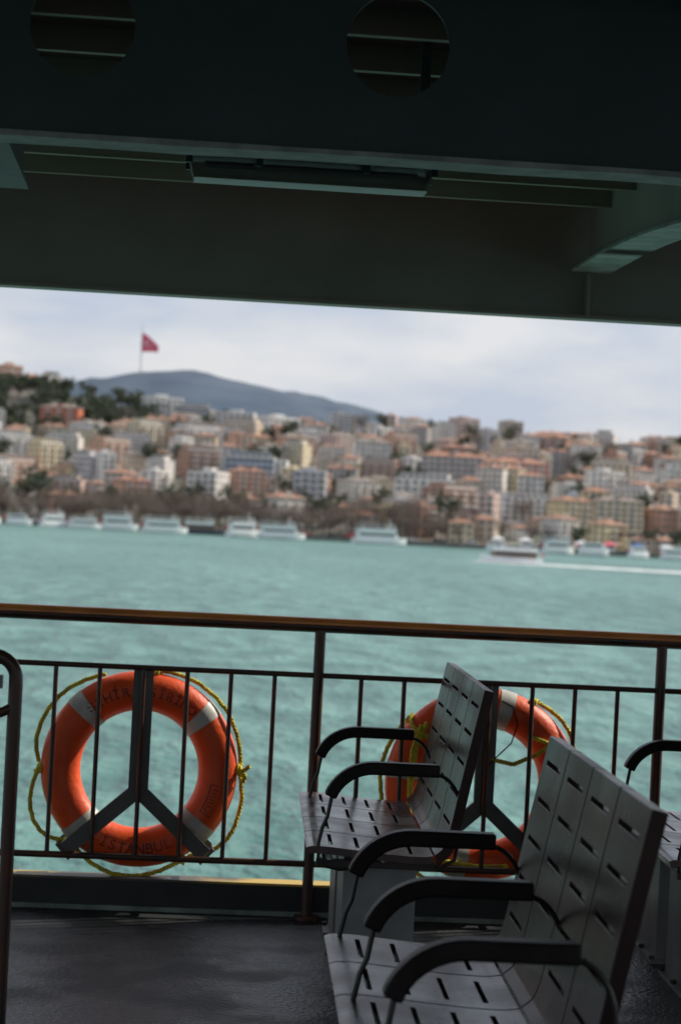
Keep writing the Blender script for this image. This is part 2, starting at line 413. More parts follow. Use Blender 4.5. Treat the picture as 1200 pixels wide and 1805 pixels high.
def lifebuoy(x, z, ropes, label, second=False):
    root = tag(empty('lifebuoy', (x, YR + .10, z)), label, "lifebuoy", "lifebuoys on the railing")
    mb = MB(); vs = []; fs = []; n, m_ = 96, 28
    for i in range(n):
        for j in range(m_): vs.append(tor(2 * math.pi * i / n, 2 * math.pi * j / m_))
    for i in range(n):
        for j in range(m_):
            fs.append((i * m_ + j, ((i + 1) % n) * m_ + j, ((i + 1) % n) * m_ + (j + 1) % m_, i * m_ + (j + 1) % m_))
    mb.add(vs, fs, M_orange); mb.obj('buoy_ring', root, smooth=True)
    for c in ((134, 42, 226, 318) if not second else (76, 172, 256, 340)):
        mb = MB(); vs = []; fs = []; n2 = 8
        for i in range(n2 + 1):
            for j in range(m_): vs.append(tor(R(c - 5 + 10 * i / n2), 2 * math.pi * j / m_, .0025))
        for i in range(n2):
            for j in range(m_): fs.append((i * m_ + j, (i + 1) * m_ + j, (i + 1) * m_ + (j + 1) % m_, i * m_ + (j + 1) % m_))
        mb.add(vs, fs, M_band); o_ = mb.obj('reflective_band', root, smooth=True)
    for P in ropes:
        mb = MB(); rope(mb, P, .0044); mb.obj('grab_rope', root, smooth=True)
    for a in ((82, 2, -62, 182, 228) if not second else (60, 20, 150, 265)):
        mb = MB(); a = R(a); c = Vector((.352 * math.cos(a), -.01, .352 * math.sin(a)))
        for q in range(3):
            P = []
            for i in range(11):
                t = 2 * math.pi * i / 10
                P.append(c + Vector((.016 * math.cos(t + q) * math.cos(a + q), .014 * math.sin(t), .016 * math.cos(t) * math.sin(a + q) + .006 * (q - 1))))
            mb.sweep(P, .006, M_rope, 6)
        mb.obj('rope_knot', root, smooth=True)
    if second:
        mb = MB(); mb.sweep([(.05, -.07, .31), (.09, -.075, .29), (.11, -.078, .23), (.09, -.075, .16), (.03, -.08, .10), (0, -.085, .07)], .0028, M_arm, 6); mb.obj('black_cord', root, smooth=True)
    else:
        text_on_ring("ŞEHİR", 116, .046, 6.8, False, root, 'lettering')
        text_on_ring("SİRİNO", 67, .044, 6.2, False, root, 'lettering')
        text_on_ring("İSTANBUL", 270, .050, 6.8, True, root, 'lettering')
        mb = MB()
        def st(u, v):
            th = R(-20) + u / MA; return tor(th, math.acos(max(-1, min(1, v / MI))), .0015)
        for (a, b_) in (((-.055, -.02), (.055, -.02)), ((.055, -.02), (.055, .02)), ((.055, .02), (-.055, .02)), ((-.055, .02), (-.055, -.02))):
            P = [st(a[0] + (b_[0] - a[0]) * i / 8, a[1] + (b_[1] - a[1]) * i / 8) for i in range(9)]
            mb.sweep(P, .0016, M_ink, 6)
        P = [st(-.034 + .011 * math.cos(t * .5236), .011 * math.sin(t * .5236)) for t in range(13)]; mb.sweep(P, .0014, M_ink, 6)
        for q in range(5):
            mb.sweep([st(-.01 + q * .012, -.009), st(-.01 + q * .012, .009)], .0016, M_ink, 6)
        mb.obj('moulded_stamp', root)
    return root
random.seed(11)
r1 = [arc_rope(80, 2, .014), arc_rope(0, -58, .030, .02), arc_rope(-62, -128, .008, .015), arc_rope(182, 228, .045, .02), arc_rope(112, 178, .036, .012),
      [(.35, -.02, 0), (.375, -.03, .015), (.39, -.03, .03)], [(.35, -.02, 0), (.378, -.03, -.005), (.37, -.02, -.03)]]
lifebuoy(-.057, .495, r1, "orange lifebuoy with white bands and loose yellow rope lashed to railing")
r2 = [arc_rope(58, 22, .012), arc_rope(150, 200, .01), [(.02, -.075, .10), (.10, -.08, .085), (.18, -.07, .12), (.25, -.062, .17)],
      [(-.14, -.07, -.27), (0, -.08, -.285), (.10, -.07, -.28)], arc_rope(200, 262, .02, .02)]
for q in range(3):
    th = R(137 + q * 5); r2.append([tor(th + .10 * math.sin(j * .5 + q), 2 * math.pi * j / 18, .007) for j in range(19)])
r2.append([(-.235, -.066, .21), (-.262, -.07, .12), (-.268, -.07, .0), (-.262, -.07, -.12)])
r2.append([(-.215, -.066, .22), (-.250, -.072, .13), (-.258, -.074, .02), (-.268, -.07, -.08)])
r2.append([tor(R(50 - 28 * j / 6), R(120 - 10 * j), .006) for j in range(7)])
lifebuoy(1.171, .49, r2, "orange lifebuoy wrapped with bright yellow rope hanging behind bench", second=True)

def buoy_bracket(x):
    root = tag(empty('lifebuoy_bracket', (x, YR + .018, 0)), "grey steel three-armed bracket holding a lifebuoy on the railing", "bracket", "lifebuoy brackets")
    mb = MB(); mb.box((-.035, 0, .40), (.035, .006, .868), M_brk); mb.box((-.035, .006, .40), (-.029, .02, .868), M_brk); mb.box((.029, .006, .40), (.035, .02, .868), M_brk)
    mb.obj('bracket_stem', root)
    for s_ in (-1, 1):
        A = Matrix.Translation((0, .0005, .43)) @ Matrix.Rotation(-s_ * R(48), 4, 'Y')
        mb = MB(); mb.box((-.027, 0, -.33), (.027, .006, -.005), M_brk, A); mb.box((-.027, .006, -.33), (-.021, .02, -.02), M_brk, A)
        mb.box((-.035, 0, -.345), (.035, .14, -.335), M_brk, A); mb.box((-.035, .134, -.335), (.035, .14, -.29), M_brk, A)
        mb.obj('bracket_arm', root)
buoy_bracket(-.057); buoy_bracket(1.171)

# ------------------------------------------------------------ benches
def smoothprof(p, n=3):
    for _ in range(n - 1):
        q = [p[0]]
        for a, b_ in zip(p, p[1:]): q += [(a[0] * .75 + b_[0] * .25, a[1] * .75 + b_[1] * .25), (a[0] * .25 + b_[0] * .75, a[1] * .25 + b_[1] * .75)]
        q.append(p[-1]); p = q
    return p
def panel_mesh(prof, slots, sw, length, npan, name, mt):
    prof = smoothprof(prof); mb = MB(); pw = length / npan
    cum = [0]
    for a, b_ in zip(prof, prof[1:]): cum.append(cum[-1] + math.dist(a, b_))
    def at(s_):
        for i in range(len(cum) - 1):
            if s_ <= cum[i + 1] + 1e-9:
                t = (s_ - cum[i]) / (cum[i + 1] - cum[i]); return (prof[i][0] + (prof[i + 1][0] - prof[i][0]) * t, prof[i][1] + (prof[i + 1][1] - prof[i][1]) * t)
        return prof[-1]
    br = [(c, 0) for c in cum if all(abs(c - s_) > sw for s_ in slots)]
    for s_ in slots: br += [(s_ - sw / 2, 1), (s_ + sw / 2, 2)]
    br.sort()
    for k in range(npan):
        y0, y1 = k * pw + .004, (k + 1) * pw - .004
        ys = [y0, y0 + (y1 - y0) * .17, y0 + (y1 - y0) * .83, y1]
        for i in range(len(br) - 1):
            a, b_ = at(br[i][0]), at(br[i + 1][0]); hole = br[i][1] == 1
            for j in range(3):
                if hole and j == 1: continue
                mb.face([(a[0], ys[j], a[1]), (b_[0], ys[j], b_[1]), (b_[0], ys[j + 1], b_[1]), (a[0], ys[j + 1], a[1])], mt)
    me = bpy.data.meshes.new(name); me.from_pydata(mb.v, [], mb.f); me.materials.append(mt)
    bm = bmesh.new(); bm.from_mesh(me); bmesh.ops.remove_doubles(bm, verts=bm.verts, dist=2e-4)
    bm.to_mesh(me); bm.free()
    return me
SEATP = [(-.002, .452), (.012, .458), (.06, .458), (.16, .449), (.26, .441), (.34, .438), (.372, .443)]
BACKP = [(.3755, .4455), (.400, .465), (.412, .50), (.424, .56), (.442, .66), (.462, .76), (.482, .86), (.498, .937)]
LEN = 1.30
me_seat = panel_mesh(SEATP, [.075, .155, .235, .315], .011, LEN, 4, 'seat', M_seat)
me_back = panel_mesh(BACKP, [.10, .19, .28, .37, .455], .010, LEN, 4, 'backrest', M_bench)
mb = MB()
mb.box((.12, -.20, .012), (.34, .20, .405), M_leg); mb.box((.10, -.22, .0), (.36, .22, .012), M_leg)
for bx in (.108, .352):
    for by in (-.2, 0, .2): mb.sweep([(bx, by, .012), (bx, by, .024)], .009, M_rod, 8)
me_leg = mb.mesh('leg')
mb = MB()
mb.box((.03, .03, .395), (.38, .06, .415), M_rod); mb.box((.03, LEN - .06, .395), (.38, LEN - .03, .415), M_rod)
mb.box((.05, .06, .395), (.08, LEN - .06, .413), M_rod); mb.box((.32, .06, .393), (.35, LEN - .06, .411), M_rod)
me_frame = mb.mesh('seat_frame')
def arm_mesh():
    path = []
    for i in range(5): path.append((.38 - .19 * i / 4, .690))
    for i in range(1, 10):
        a = i / 9 * R(72); path.append((.19 - .135 * math.sin(a), .690 - .135 * (1 - math.cos(a)) * .95))
    mb = MB(); vs = []; fs = []; sec = [(-1, -1), (1, -1), (1, 1), (-1, 1)]
    n = len(path)
    for i, p in enumerate(path):
        a = Vector(path[max(i - 1, 0)]); b_ = Vector(path[min(i + 1, n - 1)]); t = (b_ - a).normalized(); nn = Vector((-t.y, t.x))
        h = .0185
        for (u, v) in sec: vs.append((p[0] + nn.x * v * h, u * .024, p[1] + nn.y * v * h))
    for i in range(n - 1):
        for k in range(4): fs.append((i * 4 + k, i * 4 + (k + 1) % 4, (i + 1) * 4 + (k + 1) % 4, (i + 1) * 4 + k))
    fs += [(0, 1, 2, 3), tuple((n - 1) * 4 + k for k in (3, 2, 1, 0))]
    mb.add(vs, fs, M_arm); return mb.mesh('armrest', True), path
me_arm, apath = arm_mesh()
mb = MB(); e = apath[-1]
mb.sweep([(e[0] + .005, 0, e[1]), (e[0] - .005, 0, e[1] - .06), (e[0] - .018, 0, .51), (e[0] - .028, 0, .46), (e[0] - .025, 0, .42), (e[0] + .0, 0, .395), (e[0] + .04, 0, .388), (e[0] + .08, 0, .393)], .0058, M_rod, 8)
me_strut = mb.mesh('strut', True)
mb = MB()
P = []
for i in range(9):
    a = R(90) * i / 8; P.append((.37 + .078 * math.sin(a), 0, .56 + .118 * math.cos(a)))
P.append((.448, 0, .50)); P.append((.436, 0, .43)); P.append((.39, 0, .40))
mb.sweep(P, .0055, M_rod, 8); me_rear = mb.mesh('rear_strut', True)
def bench(x, y, rot, arms, label, legs):
    root = tag(empty('bench', (x, y, 0), rot), label, "bench", "deck benches")
    for me, nm in ((me_seat, 'seat'), (me_back, 'backrest')):
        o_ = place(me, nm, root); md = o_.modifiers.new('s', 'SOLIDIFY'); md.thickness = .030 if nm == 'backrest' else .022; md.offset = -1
        bevel(o_, .0035, 2)
    place(me_frame, 'seat_frame', root)
    for ly in legs: place(me_leg, 'leg', root, (0, ly, 0))
    for ay in arms:
        a = place(me_arm, 'armrest', root, (0, ay, 0)); bevel(a, .006, 3)
        place(me_strut, 'strut', a); place(me_rear, 'rear_strut', a)
    return root
bench(.452, 6.36, R(-2.4), [.035, 1.13], "dark brown slotted bench with two curved armrests beside the railing", [.40, .98])
bench(.358, 3.72, R(-2.2), [-.03, .60, 1.27], "dark brown slotted bench with three curved black armrests", [.40, .98])
bench(1.530, 6.36, R(-2.4), [.035, 1.13], "dark bench beside railing post with only its front showing", [.40, .98])

# stair guard hoop
root = tag(empty('guard_rail', (-.325, 5.0, 0)), "bent black steel tube guard rail standing on the deck", "railing")
P = [(0, 0, 0)] + [(0, 0, z) for z in (.3, .6, .9, 1.0)]
for i in range(1, 9):
    a = R(90) * i / 8; P.append((-.055 * (1 - math.cos(a)), 0, 1.01 + .055 * math.sin(a)))
P += [(-.3, 0, 1.065), (-1.3, 0, 1.065)]
mb = MB(); mb.sweep(P, .0155, M_rail, 16); mb.obj('tube_frame', root, smooth=True)
mb = MB(); mb.sweep([(0, 0, .95), (-.03, 0, .935), (-1.3, 0, .935)], .012, M_rail, 12); mb.obj('rail', root, smooth=True)
mb = MB(); mb.box((-1.3, -.012, .99), (-.03, .012, 1.02), M_leg); mb.obj('rail', root)
mb = MB(); mb.sweep([(-1.3, 0, 0), (-1.3, 0, 1.065)], .0155, M_rail, 16); mb.obj('post', root, smooth=True)

# ------------------------------------------------------------ sea
mb = MB(); mb.face([(-25000, -3000, -5), (25000, -3000, -5), (25000, 30000, -5), (-25000, 30000, -5)], M_sea); structure(mb.obj('sea'))

# ------------------------------------------------------------ terrain
def ys(x): return 830 - .3 * (max(-600, min(900, x)) - 45)
def hn(x, y): return 2.6 * math.sin(x * .021 + 1.3) * math.cos(y * .017) + 1.4 * math.sin(x * .06 + y * .045)
def ground(x, y):
    t = y - ys(x)
    if t < 25: return -3.5
    top = 1300.0; u = (y - ys(x) - 25) / (top - ys(x) - 25)
    k = min(1, (t - 25) / 60)
    if u <= 1: g = -3.5 + 60 * u
    else: g = 56.5 - 6 * min(1, (u - 1))
    g += hn(x, y) * k
    g += 16 * math.exp(-((x + 72) / 62) ** 2 - ((y - 1325) / 95) ** 2)
    return g
mb = MB(); XS = [-1500 + i * 20 for i in range(0, 170)]; nY = 60
vs = []; fs = []
for i, x in enumerate(XS):
    for j in range(nY):
        y = ys(x) + (1900 - ys(x)) * (j / (nY - 1)) ** 1.15
        vs.append((x, y, ground(x, y) if y < 1890 else -8))
for i in range(len(XS) - 1):
    for j in range(nY - 1):
        a = i * nY + j; fs.append((a, a + nY, a + nY + 1, a + 1))
mb.add(vs, fs, M_terr)
structure(mb.obj('terrain', smooth=True))
mb = MB()
for i in range(len(XS) - 1):
    xa, xb = XS[i], XS[i + 1]
    mb.face([(xa, ys(xa) - .3, -6), (xb, ys(xb) - .3, -6), (xb, ys(xb) - .3, -3.3), (xa, ys(xa) - .3, -3.3)], M_quay)
    mb.face([(xa, ys(xa) - .3, -3.3), (xb, ys(xb) - .3, -3.3), (xb, ys(xb) + 1.5, -3.3), (xa, ys(xa) + 1.5, -3.3)], M_quay)
structure(mb.obj('quay'))
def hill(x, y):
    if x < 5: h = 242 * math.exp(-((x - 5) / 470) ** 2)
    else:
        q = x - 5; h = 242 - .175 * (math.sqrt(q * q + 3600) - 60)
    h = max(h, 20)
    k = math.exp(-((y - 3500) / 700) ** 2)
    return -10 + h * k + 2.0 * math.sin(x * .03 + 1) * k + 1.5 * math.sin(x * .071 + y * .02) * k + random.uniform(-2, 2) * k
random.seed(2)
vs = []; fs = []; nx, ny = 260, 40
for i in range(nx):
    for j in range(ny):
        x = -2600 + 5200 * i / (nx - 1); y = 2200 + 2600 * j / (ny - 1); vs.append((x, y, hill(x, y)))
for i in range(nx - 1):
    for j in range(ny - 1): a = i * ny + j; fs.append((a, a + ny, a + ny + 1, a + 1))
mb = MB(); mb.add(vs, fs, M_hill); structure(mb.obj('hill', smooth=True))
# flag
FX, FY = -56, 3480
fz = hill(FX, FY)
root = tag(empty('flagpole', (FX, FY, fz)), "tall white flagpole flying a huge red flag on the hilltop", "flagpole")
mb = MB(); mb.sweep([(0, 0, -6), (0, 0, 35), (0, 0, 76)], [1.2, .9, .5], M_slab, 10); mb.obj('pole', root, smooth=True)
def fl(u, v, dy=0):
    x = .6 + 26 * u; z = 62 - 31 * v * (1 - .30 * u) - 20 * u ** 1.3 * (1 - .6 * v)
    return (x, 2.2 * math.sin(u * 6 + v * 1.5) * u + dy, z)
mb = MB()
for i in range(16):
    for j in range(10):
        mb.face([fl(i / 16, j / 10), fl((i + 1) / 16, j / 10), fl((i + 1) / 16, (j + 1) / 10), fl(i / 16, (j + 1) / 10)], M_red)
mb.obj('flag', root, smooth=True)
mb = MB()
for dy in (-.25, .25):
    for i in range(20):
        a0, a1 = R(35 + 290 * i / 20), R(35 + 290 * (i + 1) / 20)
        o1 = [(.34 + .17 * math.cos(a), .5 + .20 * math.sin(a)) for a in (a0, a1)]
        i1 = [(.375 + .135 * math.cos(a) * 1.0, .5 + .16 * math.sin(a)) for a in (a0, a1)]
        mb.face([fl(*o1[0], dy), fl(*o1[1], dy), fl(*i1[1], dy), fl(*i1[0], dy)], M_white)
    st_ = [(.60 + (.085 if k % 2 == 0 else .034) * math.cos(R(36 * k)), .5 + (.10 if k % 2 == 0 else .04) * math.sin(R(36 * k))) for k in range(10)]
    mb.face([fl(*p, dy) for p in st_], M_white)
mb.obj('crescent_and_star', root)

# ------------------------------------------------------------ buildings
def facade(mb, p0, ux, W, H, bays, st, nrm, balc, wr=.5, hr=.55):
    cw, ch = W / bays, H / st; up = Vector((0, 0, 1)); p0 = Vector(p0); ux = Vector(ux); nrm = Vector(nrm)
    P = lambda u, v, d=0: p0 + ux * u + up * v - nrm * d
    mb.face([P(0, -6), P(W, -6), P(W, 0), P(0, 0)], M_fac)
    for i in range(bays):
        for j in range(st):
            u0, v0 = i * cw, j * ch; u1, v1 = u0 + cw, v0 + ch
            a0, a1 = u0 + cw * (1 - wr) / 2, u1 - cw * (1 - wr) / 2; b0 = v0 + ch * .28; b1 = b0 + ch * hr
            isb = balc and (i % balc == 1) and j > 0
            if isb: b0 = v0 + ch * .05
            mb.face([P(u0, v0), P(u1, v0), P(a1, b0), P(a0, b0)], M_fac); mb.face([P(u1, v0), P(u1, v1), P(a1, b1), P(a1, b0)], M_fac)
            mb.face([P(u1, v1), P(u0, v1), P(a0, b1), P(a1, b1)], M_fac); mb.face([P(u0, v1), P(u0, v0), P(a0, b0), P(a0, b1)], M_fac)
            d = .3
            mb.face([P(a0, b0), P(a1, b0), P(a1, b0, d), P(a0, b0, d)], M_slab); mb.face([P(a1, b0), P(a1, b1), P(a1, b1, d), P(a1, b0, d)], M_fac)
            mb.face([P(a1, b1), P(a0, b1), P(a0, b1, d), P(a1, b1, d)], M_fac); mb.face([P(a0, b1), P(a0, b0), P(a0, b0, d), P(a0, b1, d)], M_fac)
            mb.face([P(a0, b0, d), P(a1, b0, d), P(a1, b1, d), P(a0, b1, d)], M_win)
            if isb:
                q = [P(u0 + .1, v0, 0), P(u1 - .1, v0, 0), P(u1 - .1, v0, -1.2), P(u0 + .1, v0, -1.2)]
                r_ = [v + up * .15 for v in q]; t_ = [v + up * 1.0 for v in q]
                mb.face(q, M_slab); mb.face(r_, M_slab)
                mb.face([q[2], q[3], t_[3], t_[2]], M_slab); mb.face([q[1], q[2], t_[2], t_[1]], M_slab); mb.face([q[0], q[3], t_[3], t_[0]], M_slab)
def build_meshes(w_, d_, st, bays, roof, balc=0, wr=.5, hr=.55, sh=3.0, tile=None):
    mb = MB(); H = st * sh; bd = max(2, int(bays * d_ / w_))
    facade(mb, (-w_ / 2, -d_ / 2, 0), (1, 0, 0), w_, H, bays, st, (0, -1, 0), balc, wr, hr)
    facade(mb, (w_ / 2, -d_ / 2, 0), (0, 1, 0), d_, H, bd, st, (1, 0, 0), 0, wr * .7, hr)
    facade(mb, (w_ / 2, d_ / 2, 0), (-1, 0, 0), w_, H, bays, st, (0, 1, 0), 0, wr, hr)
    facade(mb, (-w_ / 2, d_ / 2, 0), (0, -1, 0), d_, H, bd, st, (-1, 0, 0), 0, wr * .7, hr)
    mb.face([(-w_ / 2, -d_ / 2, H), (w_ / 2, -d_ / 2, H), (w_ / 2, d_ / 2, H), (-w_ / 2, d_ / 2, H)], M_flat)
    body = bpy.data.meshes.new('b'); body.from_pydata(mb.v, [], mb.f)
    for mt in mb.mats: body.materials.append(mt)
    body.polygons.foreach_set('material_index', mb.m); body.update()
    rb = MB(); T = tile or M_tile
    if roof == 'hip':
        e = .6; x, y = w_ / 2 + e, d_ / 2 + e; rh = min(w_, d_) * .17; rx = max(.1, x - y)
        rb.box((-x, -y, H + .01), (x, y, H + .25), M_slab)
        z = H + .26
        a, b_, c, d2 = (-x, -y, z), (x, -y, z), (x, y, z), (-x, y, z); r0, r1_ = (-rx, 0, z + rh), (rx, 0, z + rh)
        rb.face([a, b_, r1_, r0], T); rb.face([b_, c, r1_], T); rb.face([c, d2, r0, r1_], T); rb.face([d2, a, r0], T)
        for cx in (-w_ * .22, w_ * .27): rb.box((cx, 1, H + .5), (cx + .9, 1.8, H + rh + 1.4), M_stone)
        if w_ > 14: rb.box((-1.6, -d_ * .36, H + .27), (1.6, -d_ * .1, H + 2.2), M_fac); rb.box((-1.1, -d_ * .36 - .05, H + .8), (1.1, -d_ * .36 + .02, H + 1.8), M_win)
    elif roof == 'flat':
        t = .25; x, y = w_ / 2 + .05, d_ / 2 + .05
        rb.box((-x, -y, H + .01), (x, -y + t, H + .9), M_fac); rb.box((-x, y - t, H + .01), (x, y, H + .9), M_fac)
        rb.box((-x, -y + t, H + .01), (-x + t, y - t, H + .9), M_fac); rb.box((x - t, -y + t, H + .01), (x, y - t, H + .9), M_fac)
        rb.box((-w_ * .15, -d_ * .1, H + .02), (w_ * .15, d_ * .3, H + 2.6), M_fac); rb.box((w_ * .25, -1, H + .02), (w_ * .25 + 1.4, .6, H + 1.3), M_slab)
        rb.box((-w_ * .38, 0, H + .02), (-w_ * .38 + 1.2, 1.2, H + 1.5), M_lead)
    elif roof == 'setback':
        x, y = w_ / 2 - 2, d_ / 2 - 2
        rb.box((-x, -y, H + .02), (x, y, H + 2.7), M_fac); rb.box((-x - .5, -y - .5, H + 2.71), (x + .5, y + .5, H + 2.95), M_slab)
        n = max(2, int(w_ / 3.5))
        for i in range(n):
            cx = -x + (i + .5) * 2 * x / n; rb.box((cx - .9, -y - .04, H + .5), (cx + .9, -y + .1, H + 2.1), M_win)
        rb.box((-w_ / 2, -d_ / 2, H + .01), (w_ / 2, -d_ / 2 + .12, H + .95), M_slab)
    return body, rb.mesh('roof'), H
VAR = [
    (build_meshes(12, 11, 4, 4, 'hip', 3), 12, 'apartment_building'), (build_meshes(15, 12, 5, 5, 'hip', 2, .55), 15, 'apartment_building'),
    (build_meshes(10, 10, 3, 3, 'hip', 0, .45), 10, 'house'), (build_meshes(18, 12, 4, 6, 'flat', 3), 18, 'apartment_building'),
    (build_meshes(21, 13, 5, 7, 'hip', 2, .6, tile=M_tile2), 21, 'apartment_building'), (build_meshes(9, 9, 2, 3, 'hip', 0), 9, 'house'),
    (build_meshes(14, 12, 6, 4, 'flat', 2, .6), 14, 'apartment_building'), (build_meshes(20, 13, 5, 6, 'setback', 2, .65), 20, 'apartment_building'),
    (build_meshes(12, 11, 4, 4, 'setback', 3, .55), 12, 'apartment_building'), (build_meshes(16, 12, 4, 5, 'hip', 2, .5), 16, 'apartment_building'),
    (build_meshes(11, 10, 3, 4, 'hip', 0, .45, tile=M_tile2), 11, 'house'), (build_meshes(25, 13, 4, 8, 'setback', 2, .55), 25, 'apartment_building'),
    (build_meshes(8, 10, 5, 2, 'flat', 2, .6), 8, 'apartment_building'), (build_meshes(10, 9, 2, 3, 'hip', 0, .5), 10, 'house'), (build_meshes(13, 10, 3, 4, 'hip', 3, .5), 13, 'apartment_building'),
]
SMALL = [VAR[0], VAR[2], VAR[5], VAR[8], VAR[10], VAR[12], VAR[13], VAR[14], VAR[1]]
COLS = [((.80, .76, .69), 'white'), ((.76, .66, .48), 'cream'), ((.60, .52, .44), 'beige'), ((.72, .45, .33), 'salmon pink'), ((.47, .45, .45), 'grey'),
        ((.80, .67, .43), 'pale yellow'), ((.86, .84, .80), 'bright white'), ((.50, .31, .23), 'brick brown'), ((.62, .61, .62), 'light grey'), ((.70, .57, .44), 'sand'),
        ((.82, .78, .73), 'white'), ((.66, .50, .45), 'dusty pink'), ((.78, .75, .71), 'off-white')]
placed = []
nb = 0
def put_building(var, x, y, rot, col, name=None, label=None, sc=(1.0, 1.0), group="hillside town buildings"):
    global nb
    (body, roof, H), W, nm = var
    g = ground(x, y)
    o_ = place(body, name or nm, None, (x, y, g - .3), rot); o_.scale = (sc[0], sc[0], sc[1]); o_.color = (*col[0], 1)
    tag(o_, label or f"{col[1]} {'small ' if nm == 'house' else ''}{nm.replace('_', ' ')} standing on the hillside", "house" if nm == 'house' else "building", group)
    r_ = place(roof, 'roof', o_); r_.color = (*col[0], 1); nb += 1
    placed.append((x, y, W * sc[0] / 2 + 2))
    return o_
CW = ((.86, .84, .80), 'white')
v_hotel = (build_meshes(22, 13, 5, 8, 'setback', 0, .8, .62), 22, 'hotel')
v_long = (build_meshes(28, 13, 6, 9, 'hip', 2, .6), 28, 'apartment_block')
v_low = (build_meshes(44, 13, 2, 14, 'hip', 0, .5), 44, 'long_building')
v_w1 = (build_meshes(22, 13, 4, 6, 'flat', 2, .6), 22, 'apartment_building')
v_w2 = (build_meshes(25, 12, 4, 7, 'setback', 2, .6), 25, 'apartment_building')
put_building(v_hotel, 36, 1000, R(-4), ((.42, .50, .60), 'blue-grey'), 'hotel', "blue-grey glazed hotel with white grid front on hillside")
put_building(v_long, 130, 1008, R(-6), ((.56, .50, .49), 'mauve'), 'apartment_block', "long six-storey apartment block with orange tiled roof", sc=(1, .88))  # mauve puts the block's shaded front into the wall colour
put_building(v_long, 160, 1004, R(20), ((.78, .45, .36), 'salmon'), 'apartment_block', "long apartment block coloured salmon as its sunlit end", sc=(1, .88))  # salmon stands in for the sunlit end of the same block
put_building(v_w2, 111, 948, R(-14), CW, None, "white waterfront apartment building with balconies")
put_building(v_w1, 60, 1248, R(34), CW, None, "bright white flat-roofed apartment building on the ridge")
put_building(v_w1, 36, 1256, R(-10), ((.66, .65, .63), 'grey'), None, "grey flat-roofed apartment building on the ridge")
put_building(v_w1, -7, 1290, R(22), CW, None, "white apartment building beside wooded hilltop")
put_building(VAR[4], -61, 1205, R(-10), ((.66, .22, .13), 'brick red'), None, "brick-red apartment building with tiled roof below the wood", sc=(1, .8))
put_building(v_low, 237, 1300, R(-6), ((.66, .58, .48), 'beige'), 'long_building', "long low beige building along the ridge")
put_building(v_w2, 147, 898, R(18), CW, None, "low white waterfront building with balconies", sc=(1, .8))
put_building(v_hotel, 12, 1290, R(-5), ((.44, .45, .47), 'dark grey'), 'hotel', "dark grey glazed hotel block on the ridge", sc=(.9, .7))
special = list(placed)
random.seed(33)
t = 34
while True:
    yc = 830 + t
    if yc > 1330: break
    d = yc; xa, xb = -.078 * d - 22, .235 * d + 20
    x = xa + random.uniform(0, 14)
    while x < xb:
        v = random.choice(SMALL if (t < 70 or random.random() < .5) else VAR)
        s1 = random.uniform(.72, 1.02); s2 = random.uniform(.68, .95)
        W = v[1] * s1; xx = x + W / 2; yy = ys(xx) + t * (1325 - ys(xx)) / 495 + random.uniform(-15, 15)
        if yy > 1235: s2 *= .78
        x += W + random.uniform(.5, 6) + (random.uniform(8, 20) if random.random() < .15 else 0)
        if xx < -12 and yy > 1180 + random.uniform(0, 10): continue
        if t < 75 and xx < 95 and random.random() < .7: continue
        if any(abs(xx - p[0]) < p[2] + W / 2 and abs(yy - p[1]) < 20 for p in special): continue
        if nb > 294: continue
        put_building(v, xx, yy, R(random.choice([-26, -10, 6, 18, 28, 38, 44]) + random.uniform(-5, 5)), random.choice(COLS), sc=(s1, s2))
    t += 37
for (x, y) in ((-101, 1345), (-88, 1350), (-116, 1344), (-76, 1352)):
    put_building(VAR[random.choice([0, 8, 6])], x, y, R(30), COLS[random.choice([0, 3, 1])], sc=(.9, 1.1))
print("buildings", nb, "last row", t)

# mosques
def mosque(x, y, s_, label):
    g = ground(x, y); root = tag(empty('mosque', (x, y, g)), label, "mosque"); root.scale = (s_, s_, s_)
    mb = MB(); mb.box((-6, -6, -4), (6, 6, 6), M_stone)
    for i in range(4):
        mb.box((-4.8 + i * 2.7, -6.05, 1.2), (-3.6 + i * 2.7, -5.9, 4.2), M_win)
    mb.sweep([(0, 0, 6.01), (0, 0, 8)], 4.6, M_stone, 16); mb.obj('prayer_hall', root)
    mb = MB(); P = [(0, 0, 8.01 + 4.4 * math.sin(R(a))) for a in (0, 15, 30, 45, 60, 75, 88)]
    mb.sweep(P, [4.5 * math.cos(R(a)) for a in (0, 15, 30, 45, 60, 75, 88)], M_lead, 24); mb.sweep([(0, 0, 12.3), (0, 0, 14)], .12, M_lead, 6); mb.obj('dome', root, smooth=True)
    mb = MB(); mb.sweep([(7.2, 0, -3), (7.2, 0, 14), (7.2, 0, 14.2), (7.2, 0, 15.2), (7.2, 0, 15.3), (7.2, 0, 20), (7.2, 0, 24.5)], [.9, .8, 1.3, 1.3, .65, .6, .05], M_stone, 12); mb.obj('minaret', root, smooth=True)
mosque(169, 905, .8, "small stone mosque with grey lead dome and thin minaret")
mosque(220, 1150, .85, "pale stone mosque with rounded dome among apartment buildings")
mosque(122, 1215, .8, "stone mosque with slender minaret rising over rooftops")

